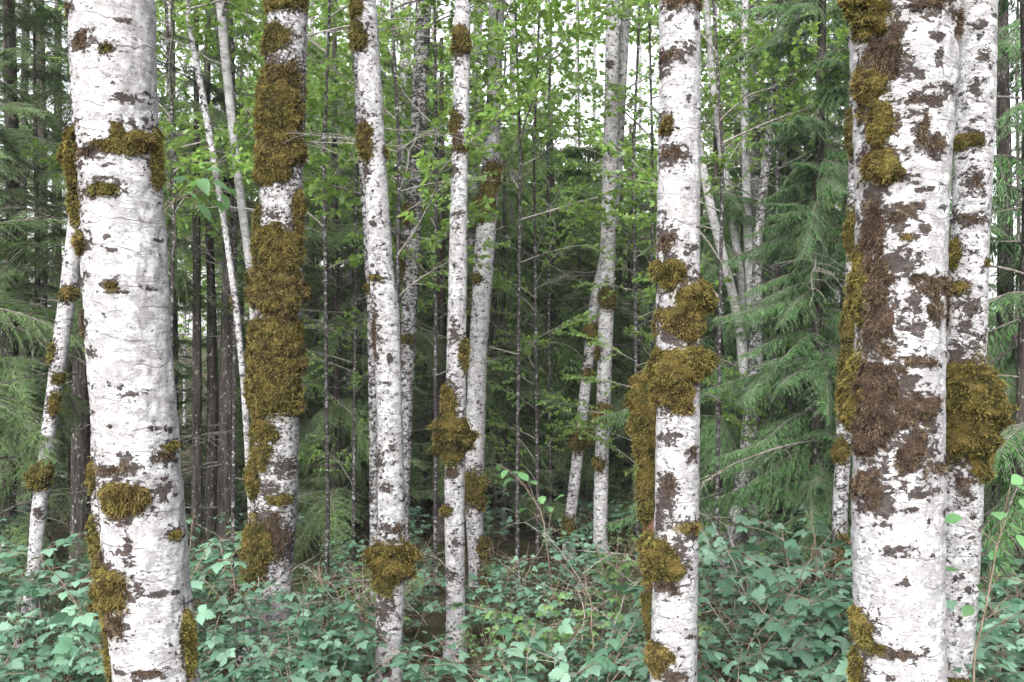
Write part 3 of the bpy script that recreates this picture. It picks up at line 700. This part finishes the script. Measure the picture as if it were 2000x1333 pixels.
for px, D, r, lab in ((18,13,.10,'dark conifer trunk at the left edge, nearest the frame'),(48,15,.09,'thin dark conifer trunk second from the left edge'),(80,14,.10,'dark conifer trunk third from the left edge, behind the leaning stem'),
    (112,17,.11,'conifer trunk between the leaning stem and far-left trunk'),(160,11,.11,'lichen-flecked conifer trunk just left of the far-left white trunk'),(338,15,.09,'dark conifer trunk right behind the far-left white trunk'),
    (384,11,.06,'dark conifer pole, first of three left of the moss-clad trunk'),(410,11.6,.075,'dark conifer pole, middle of three left of the moss-clad trunk'),(444,11.3,.10,'thickest dark conifer pole, last of three left of the moss-clad trunk'),
    (472,18,.08,'far dark pole close to the moss-clad trunk'),(862,13,.085,'reddish conifer pole between the speckled stem and centre stem'),(966,15,.06,'thin dark pole right of the curving alder'),(1076,17,.12,'dark conifer trunk in the central hollow'),
    (1012,20,.09,'dim conifer trunk left in the central hollow'),(1232,18,.08,'dim pole left of the ringed alder trunk'),(640,18,.10,'dim conifer trunk between the moss-clad and slim trunks'),(1556,15,.07,'dark trunk half seen inside the cedar foliage'),(700,20,.09,'dim pole beside the slim trunk')):
    near_left = px < 480
    hp = 13 if px < 200 else (8 if px < 480 else 6.8); bare = 380 < px < 450
    conifer(px, D, r, hp, 'hem', (2.2, 11) if px < 200 else (3.6 if bare else .8, hp - .5), 26 if px < 200 else 12 if bare else 26, .9 if px < 200 else .8, lab, dead=17, dzr=(.6, 5.5), group='dark conifer trunks behind the alders')
# hemlocks and cedars whose foliage fills the middle ground
conifer(20, 11.5, .10, 12, 'hem', (1.4, 8), 90, .62, 'hemlock with drooping sprays along the left edge', dead=12)
conifer(-70, 8.6, .12, 12, 'hem', (1.6, 7), 70, .62, 'hemlock whose boughs reach in from beyond the left edge', dead=6)
conifer(150, 12.5, .09, 12, 'hem', (.8, 10), 38, .75, 'young hemlock between the leaning stem and far-left trunk', dead=8)
conifer(655, 12.5, .07, 9, 'hem', (.5, 6.2), 44, .72, 'young hemlock between the moss-clad trunk and slim trunk')
conifer(610, 16, .09, 7, 'hem', (.6, 6.6), 40, .9, 'taller hemlock behind the moss-clad trunk', dead=8)
conifer(1075, 15, .09, 6.2, 'hem', (1.4, 5.8), 46, 1.05, 'hemlock spreading wide boughs across the central hollow', dead=14, dzr=(.5, 4))
conifer(1010, 19, .10, 6.6, 'hem', (1.0, 6), 40, 1.1, 'hemlock deep in the central hollow, left one', dead=10)
conifer(1240, 14, .07, 5.6, 'hem', (.8, 5), 40, .75, 'hemlock sapling between the twin stems and ringed trunk', dead=6)
conifer(1150, 21, .10, 7, 'hem', (.8, 6.5), 40, 1.1, 'hemlock deep in the central hollow, right one', dead=8)
conifer(1400, 11.5, .07, 6, 'ced', (.4, 4.6), 40, .70, 'young cedar with fan sprays right of the ringed trunk')
conifer(1475, 13, .08, 6, 'ced', (.4, 5.0), 40, .75, 'young cedar with fan sprays at the centre of the right gap')
conifer(1600, 9.5, .06, 11, 'ced', (.8, 7.5), 140, .52, 'tall dark cedar with hanging sprays left of the broad right trunk', dead=4)
conifer(1545, 11.5, .07, 11, 'ced', (.8, 8), 100, .56, 'dark cedar behind the hanging one left of the broad right trunk', dead=4)
conifer(2010, 7.6, .11, 11, 'ced', (.8, 9.5), 44, .75, 'cedar with feathery sprays at the right edge', dead=10, dzr=(2, 6))
conifer(2080, 9.5, .13, 13, 'ced', (.8, 11), 44, 1.0, 'dark cedar beyond the right edge, behind the feathery one', dead=8)
conifer(1960, 12, .12, 13, 'hem', (.8, 11), 44, .95, 'dark hemlock filling the gap at the far right', dead=10)
conifer(1770, 11, .10, 13, 'ced', (.8, 11), 40, .9, 'cedar hidden for the most part behind the broad right trunk')
for px, D, h, lab in ((255,14,6.5,'young hemlock hidden behind the far-left white trunk'),(560,13.5,5.5,'young hemlock behind the moss-clad trunk'),
    (725,13.5,5.2,'young hemlock close behind the slim trunk'),(830,16,5.6,'young hemlock between the speckled stem and centre stem'),(985,13.2,4.8,'young hemlock just right of the curving alder'),(1130,16.5,5.2,'young hemlock behind the twin stems'),
    (1290,16,6.0,'young hemlock behind the ringed trunk'),(1370,14.5,5.4,'young hemlock right of the ringed trunk'),(1440,16,6,'young hemlock among the pale leaning poles'),(1650,12.5,7,'young hemlock left of the broad trunk, behind the cedar'),(70,11.5,5.5,'young hemlock among the dark trunks at the left edge'),
    (905,19,6.4,'young hemlock far behind the centre stem'),(1210,18,5.6,'young hemlock far behind the twin stems'),(620,19,6.6,'young hemlock far left of the slim trunk')):
    conifer(px, D, .05, h, 'hem', (.3, h * .93), 42, .30 * h ** .62 * U(.85, 1.2), lab, dead=8, dzr=(.3, h * .9))
# the wood farther back
far = 'conifer dim in the wood behind, one of many alike'
far_items = []
for k in range(44):
    D = U(21, 46); px = U(-150, 2150)
    if 1040 < px < 1290 and D < 38: D = U(36, 48)
    hh = U(11, 17) if px < 180 or px > 1540 else U(4.5, 7) if px < 600 else U(3.6, 6.0)
    cf = conifer(px, D, U(.05, .10), hh, 'hem' if U(0, 1) < .65 else 'ced', (U(.4, 1.6), hh * .92), 34, U(.9, 1.5), far, 'conifers in the wood behind', dead=4, name='conifer_tree')
    far_items.append((px, cf, ''))
relabel(far_items, 'dim far conifer', 'far back, ')
# broadleaf trees in the wood behind
far_items = []
for k, (px, D) in enumerate(((330,17),(500,20),(600,22),(680,17),(760,19),(850,22),(1000,17),(1060,24),(1120,30),(1300,20),(1400,19),(1440,23),(1500,20),(1560,24),(1640,18),(250,22),(1250,27),(930,26),(420,26),(1350,28),(560,30),(650,27),(820,31),(980,24),(1040,28),(1090,22),(1160,25),(1200,31),(1290,24),(1420,30),(1480,27),(360,30),(720,24),(1540,30),(470,23),(900,28))):
    dx = U(-25, 25); w_ = 5.5 * 16 / D
    ft, _ = alder('slim leafy broadleaf tree dim in the wood behind, one of several alike', D, [(-100, px + dx - w_, px + dx + w_), (400, px + dx * .4 - w_, px + dx * .4 + w_), (1000, px - w_ * 1.15, px + w_ * 1.15)], .65,
          leafy=crown(1.6 if k > 19 else 3.2, (6.5 if k % 2 else 11) if not 960 < px < 1320 else 5.6, 22 if not 1030 < px < 1320 else 11, 1.1, 2.1), top=13.5, group='broadleaf trees in the wood behind', dead=[(U(3, 7), U(0, 6.28), .4, 1.2) for _ in range(3)])

    far_items.append((px, ft, ''))
relabel(far_items, 'slim far broadleaf tree', 'far back, ')
# young alders whose leaves fill the upper part of the view
for px, D, z0, n_, lab in ((330,9.5,3.2,22,'leafy young alder just right of the far-left trunk'),(455,10.5,3.4,22,'leafy young alder left of the moss-clad trunk'),(640,9.5,3.4,18,'leafy young alder between the moss-clad and slim trunks'),
    (770,9.2,3.0,18,'leafy young alder right of the slim trunk'),(850,10.2,3.2,18,'leafy young alder left of the centre stem'),(1010,11,4.0,20,'leafy young alder right of the curving alder'),(1075,13,3.6,9,'leafy young alder at the edge of the pale gap'),
    (1130,17,3.6,9,'leafy alder farther back under the pale gap'),(1270,12.5,3.4,10,'small leafy alder just left of the ringed trunk'),(1400,10,3.0,18,'leafy young alder right of the ringed trunk'),(1450,13,3.6,22,'leafy young alder among the far right poles'),
    (1520,11,3.4,16,'leafy young alder beside the dark cedar'),(560,13,3.8,22,'leafy alder behind the moss-clad trunk'),(700,14,4.0,22,'leafy alder behind the slim trunk'),(1050,12,.9,15,'low bushy alder in the central hollow'),(1245,11.5,1.0,14,'low bushy alder close left of the ringed trunk'),(1510,10.4,1.0,16,'low bushy alder in the right gap before the cedars'),(690,11.5,1.0,12,'low bushy alder close left of the slim trunk'),(850,12,1.2,13,'low bushy alder between the speckled stem and centre stem')):
    dx = U(-20, 20); w_ = 3.2 * 10 / D
    alder(lab, D, [(-200, px + dx - w_ * .7, px + dx + w_ * .7), (300, px - dx * .6 - w_, px - dx * .6 + w_), (1000, px - w_ * 1.2, px + w_ * 1.2)], 1.15,
          leafy=crown(z0, z0 + (2.6 if z0 < 2 else 5.5 if n_ != 9 else 4.5), n_, .55 if z0 > 2 else .35, 1.15 if z0 > 2 else .65), top=9.5 if z0 > 2 else 4.4, dead=[(U(2, 5), U(0, 6.28), .4, .7) for _ in range(3)], name='young_alder')

# ------------------------------------------------------------------ leafy saplings nearer by
def sapling(pts, label, leaves, D, mat=M_bleaf, size=.10, rad=.007, twigs=True, name='sapling'):
    """pts: stem in photo pixels at depth D, carried down to the ground; leaves: (px,py,size factor)"""
    P = np.array([at(px, py, D + dd) for px, py, dd in pts])
    gz = float(ground_z(P[:1, 0], P[:1, 1])[0]); root = np.array([P[0, 0] + .05, P[0, 1] + .05, gz - .05])
    P = np.concatenate([[root], P]); t = thing(name, label, 'sapling', root)
    u = np.linspace(0, len(P) - 1, 24); C = np.stack([np.interp(u, range(len(P)), P[:, q]) for q in range(3)], -1)
    C[1:-1] = (C[:-2] + C[1:-1] * 2 + C[2:]) / 4
    g = Geo(); tube(g, C, np.linspace(rad, rad * .25, 24), 5)
    lo = []
    for (px, py, k) in leaves:
        q = at(px, py, D + U(-.25, .25)); j = np.argmin(np.linalg.norm(C - q, axis=1)); j = max(0, j - 2)
        dq = np.linalg.norm(q - C[j]); lim = .42 * U(.35, 1.1)
        if dq > lim: q = C[j] + (q - C[j]) * lim / dq
        s = np.linspace(0, 1, 5)[:, None]; tw = C[j] + (q - C[j]) * s + np.array([0, 0, .06]) * (s * (1 - s)) * 4 * np.linalg.norm(q - C[j]) * .6
        tube(g, tw, np.linspace(rad * .4, rad * .2, 5), 3)
        lo.append((q, unit((q - tw[-2]) + np.array([0, 0, -.02])), k))
    link('stem', g.mesh('stem', M_twig, root), t)
    LM = {}
    for q, d, k in lo:
        nr = np.array([0, -.35, 1.0]) + RS.normal(0, .25, 3); d = unit(d + RS.normal(0, .25, 3) * np.array([1, .6, .5]))
        Fm = frames(d[None], nr[None])[0] * (size * k)
        M = Matrix([[*Fm[r_], (q - root)[r_]] for r_ in range(3)] + [[0, 0, 0, 1]])
        link('leaf', BROAD[int(U(0, 3))], t, mat4=M)
BROAD = []
for s in range(3):
    tv, tf = fold_leaf([(0, 0), (.1, .14), (.3, .29), (.5, .33), (.7, .25), (.88, .11), (1, 0)], .22 + .1 * s, .25 + .15 * s)
    g = Geo(); g.add(tv, tf, 0, rnd=.2 + .3 * s); BROAD.append(g.mesh('leaf', M_bleaf))
def cloud(px, py, rx, ry, n, a_=.7, b_=1.2):
    return [(px + RS.normal(0, rx), py + RS.normal(0, ry), U(a_, b_)) for _ in range(n)]
sapling([(1900,1290,0),(1925,1190,0),(1945,1080,0),(1970,960,0)], 'sapling with big pale leaves at the right edge, in front of the rear trunk',
        [(1975,945,1.3),(1990,935,1.1),(1950,1000,1.4),(1985,1000,1.5),(1880,1012,1.3),(1955,1050,1.2),(1935,1095,1.0),(1870,1112,1.1),(1920,1140,.9),(1990,1045,1.2),(1875,1170,1.2),(1960,1110,1.0),(1995,975,1),(1930,1165,.8)], 4.4, size=.068)
sapling([(300,1290,.2),(285,900,.1),(270,560,0),(300,430,0),(360,378,0),(435,372,0)], 'twiggy sapling with a fan of broad leaves right of the far-left trunk',
        [(352,345,1.1),(372,358,1.2),(390,350,1.2),(405,372,1.2),(388,398,1.3),(415,355,1.0),(430,378,1.1),(445,368,.9),(360,376,1.0),(400,335,1.0),(425,392,.9),(345,362,.8)], 5.0, size=.085)
sapling([(1090,1290,0),(1075,1120,0),(1060,1000,0),(1010,930,0),(968,905,0)], 'arching sapling with bright toothed leaves below the twin stems',
        [(975,908,.8),(992,918,.9),(1012,926,1.2),(1030,940,1.2),(1048,948,1.0),(1040,975,1.0),(1060,985,1.0),(1075,1000,1.0),(1030,965,.8),(1085,980,.9),(1000,935,.8),(1020,985,1.0)], 7.5, size=.105)
# ------------------------------------------------------------------ shrubs of the undergrowth
LEAFM = []
for s in range(3):
    g = Geo(); g.add(*T_tri[s], 0, rnd=.15 + .3 * s); LEAFM.append(g.mesh('leaf', M_sleaf))
for s in range(2):
    g = Geo(); g.add(*T_palm[s], 0, rnd=.3 + .4 * s); LEAFM.append(g.mesh('leaf', M_sleaf))
LT = T_tri + T_palm
def shrub_plan(H, ns):
    g = Geo(); P, D, N, S = [], [], [], []
    for k in range(ns):
        az = U(0, 6.283); out = U(.15, .62) * H; h = H * U(.6, 1.05)
        s = np.linspace(0, 1, 10)
        C = np.stack([math.cos(az) * out * s ** 1.4 + .06 * math.cos(az * 3), math.sin(az) * out * s ** 1.4 + .06 * math.sin(az * 2), h * (s - .12 * s ** 3)], -1)
        C += np.cumsum(RS.normal(0, .008, (10, 3)), 0)
        tube(g, C, np.linspace(.006, .002, 10), 4)
        tw = [(C, 7, .35)]
        for q in range(5):
            t = U(.35, .92); p0 = np.array([np.interp(t * 9, range(10), C[:, i_]) for i_ in range(3)]); a2 = az + U(-1.7, 1.7); l = U(.18, .42) * H * .75
            u = np.linspace(0, 1, 6)[:, None]; T2 = p0 + np.array([math.cos(a2), math.sin(a2), .5]) * l * u + np.array([0, 0, -.38 * l]) * u ** 2
            tube(g, T2, np.linspace(.003, .0012, 6), 3); tw.append((T2, 5, .15))
        for (Cv, m, t0) in tw:
            for j in range(m):
                t = t0 + (1 - t0) * (j + U(0, .8)) / m; i_ = t * (len(Cv) - 1); p = np.array([np.interp(i_, range(len(Cv)), Cv[:, q]) for q in range(3)])
                a3 = U(0, 6.283); d = np.array([math.cos(a3), math.sin(a3), U(-.1, .35)]); pl = U(.025, .06)
                e_ = p + d * pl
                tube(g, np.stack([p, e_]), .0012, 3)
                P.append(e_); D.append(d + np.array([0, 0, -.25])); N.append(np.array([0, 0, 1.0]) + RS.normal(0, .36, 3)); S.append(U(.030, .094))
    return g, np.array(P), np.array(D), np.array(N), np.array(S)
PLANS = []
for v in range(9):
    g, P, D, N, S = shrub_plan(1.0, 8)
    if v > 6: S = S * .62
    stem = g.mesh('stems', M_twig); FM = frames(D, N); kinds = RS.choice(5, len(P), p=[.28, .27, .27, .09, .09])
    gl = Geo()
    for q in range(5):
        m = kinds == q; scatter(gl, LT[q], P[m], FM[m], S[m], 0, rnd=RS.rand(m.sum()))
    PLANS.append((stem, gl.mesh('foliage', M_sleaf if v < 7 else M_hleaf), P, FM, S, kinds))
spots = []
def try_spot(px, D, mind):
    x = (px - 1000) / F * D
    for (a_, b_) in spots:
        if (a_ - x) ** 2 + (b_ - D) ** 2 < mind ** 2: return None
    spots.append((x, D)); return x
cand = []
for _ in range(2200):
    D = 4.6 + (17 - 4.6) * RS.rand() ** .9; px = U(-120, 2120)
    if D < 5.2 or (722 < px < 800 and D < 6.8) or (868 < px < 912 and D < 8.5 and D > 6.6) or (1270 < px < 1360 and D < 5.4): continue
    x = try_spot(px, D, .42 if D < 7 else .55 if D < 11 else .8)
    if x is not None: cand.append((D, px, x))
cand.sort()
shrub_items = []
nind = 0
for (D, px, x) in cand:
    gz = float(ground_z(np.array([x]), np.array([D]))[0])
    side = 1.3 if px > 1370 and D > 6 else 1.15 if px > 1370 or px < 330 else (1.0 if not 560 < px < 1000 else .95)
    H = U(.55, 1.3) * side
    if D < 5.6: H = min(H, (CAMZ - 520 / F * D) - gz)
    if D > 8.8: H *= U(.45, .8) if px < 1370 else U(.7, 1.0)
    if H < .35: continue
    v = int(U(0, 9)) if D > 7.2 or U(0, 1) < .35 else int(U(0, 7)); stem, fol, P, FM, S, kinds = PLANS[v]
    depth = 'front' if D < 5.6 else 'second' if D < 6.6 else 'third' if D < 7.7 else 'fourth' if D < 9 else 'fifth' if D < 10.5 else 'sixth' if D < 12 else 'seventh' if D < 14 else 'back'
    lab = 'leafy shrub'
    t = thing('leafy_shrub', lab, 'shrub', (x, D, gz), 'leafy shrubs of the undergrowth')
    t.rotation_euler = (0, 0, U(0, 6.283)); t.scale = (H, H, H); shrub_items.append((px, t, depth))
    link('stems', stem, t)
    if 5.2 < D < 7.2 and 0 < px < 2000 and nind < 9:
        nind += 1
        for q in range(len(P)):
            Fm = FM[q] * S[q]; M = Matrix([[*Fm[r_], P[q][r_]] for r_ in range(3)] + [[0, 0, 0, 1]])
            link('leaf', LEAFM[kinds[q]], t, mat4=M)
    else:
        o = link('foliage', fol, t); o['kind'] = 'stuff'
relabel(shrub_items, 'leafy shrub', 'in %s row, ')
# bare bramble canes
def bramble(px, D, H, n, label):
    x = (px - 1000) / F * D; gz = float(ground_z(np.array([x]), np.array([D]))[0])
    t = thing('bramble', label, 'bramble', (x, D, gz))
    for k in range(n):
        az = U(0, 6.283); out = U(.3, 1.0) * H; s = np.linspace(0, 1, 14); g = Geo()
        C = np.stack([math.cos(az) * out * s, math.sin(az) * out * s, H * U(.7, 1.1) * (1.5 * s - .9 * s ** 2.4)], -1) + np.cumsum(RS.normal(0, .018, (14, 3)), 0); C[0] = (U(-.1, .1), U(-.1, .1), -.03)
        tube(g, C, np.linspace(.006, .002, 14), 4)
        for q in range(7):
            j = int(U(4, 13)); d = RS.normal(0, 1, 3); d[2] = abs(d[2]) * .6; l = U(.1, .35); u = np.linspace(0, 1, 4)[:, None]
            tube(g, C[j] + unit(d) * l * u + np.cumsum(RS.normal(0, .012, (4, 3)), 0) * u, np.linspace(.003, .001, 4), 3)
        link('cane', g.mesh('cane', M_twig if k % 3 else M_pale), t)
for px, D, H, n, lab in ((520,7.2,1.45,9,'tangle of bare tan canes in front of the moss-clad trunk'),(620,7.6,1.3,7,'bare bramble canes between the moss-clad trunk and slim trunk'),(700,8.0,1.2,9,'bare bramble canes just left of the slim trunk'),
    (990,9.0,1.2,5,'bare bramble canes right of the curving alder'),(1200,8.6,1.4,5,'bare bramble canes below the twin stems'),(1530,6.8,1.7,10,'long bare canes in the gap left of the broad right trunk'),(1450,7.4,1.3,9,'bare canes right of the ringed trunk'),
    (1950,5.6,1.3,8,'bare canes at the right edge'),(120,7.4,1.2,7,'bare canes left of the far-left trunk'),(1130,6.2,1.3,9,'brown upright canes low in front, left of the ringed trunk')):
    bramble(px, D, H, n, lab)
# ------------------------------------------------------------------ thin haze added to lift the dark background
def haze(density):
    x0, x1, y0, y1, z0, z1 = -510, 510, -310, 810, -2.0, 19.0
    V = np.array([(x, y, z) for z in (z0, z1) for y in (y0, y1) for x in (x0, x1)], float)
    g = Geo(); g.add(V, np.array([[0, 2, 3, 1], [4, 5, 7, 6], [0, 1, 5, 4], [2, 6, 7, 3], [0, 4, 6, 2], [1, 3, 7, 5]]))
    m = bpy.data.materials.new('haze'); m.use_nodes = True; t = m.node_tree; t.nodes.clear()
    v = t.nodes.new('ShaderNodeVolumePrincipled'); v.inputs['Color'].default_value = (.92, .95, .93, 1); v.inputs['Density'].default_value = density
    o = t.nodes.new('ShaderNodeOutputMaterial'); t.links.new(v.outputs[0], o.inputs['Volume'])
    tag(link('haze', g.mesh('haze', m, smooth=False)), 'thin pale haze added to lift the dark background', 'haze', kind='stuff')
haze(0.0010)
tot = sum(len(m.polygons) for m in bpy.data.meshes)
print('polys in unique meshes', tot, 'objects', len(bpy.data.objects))
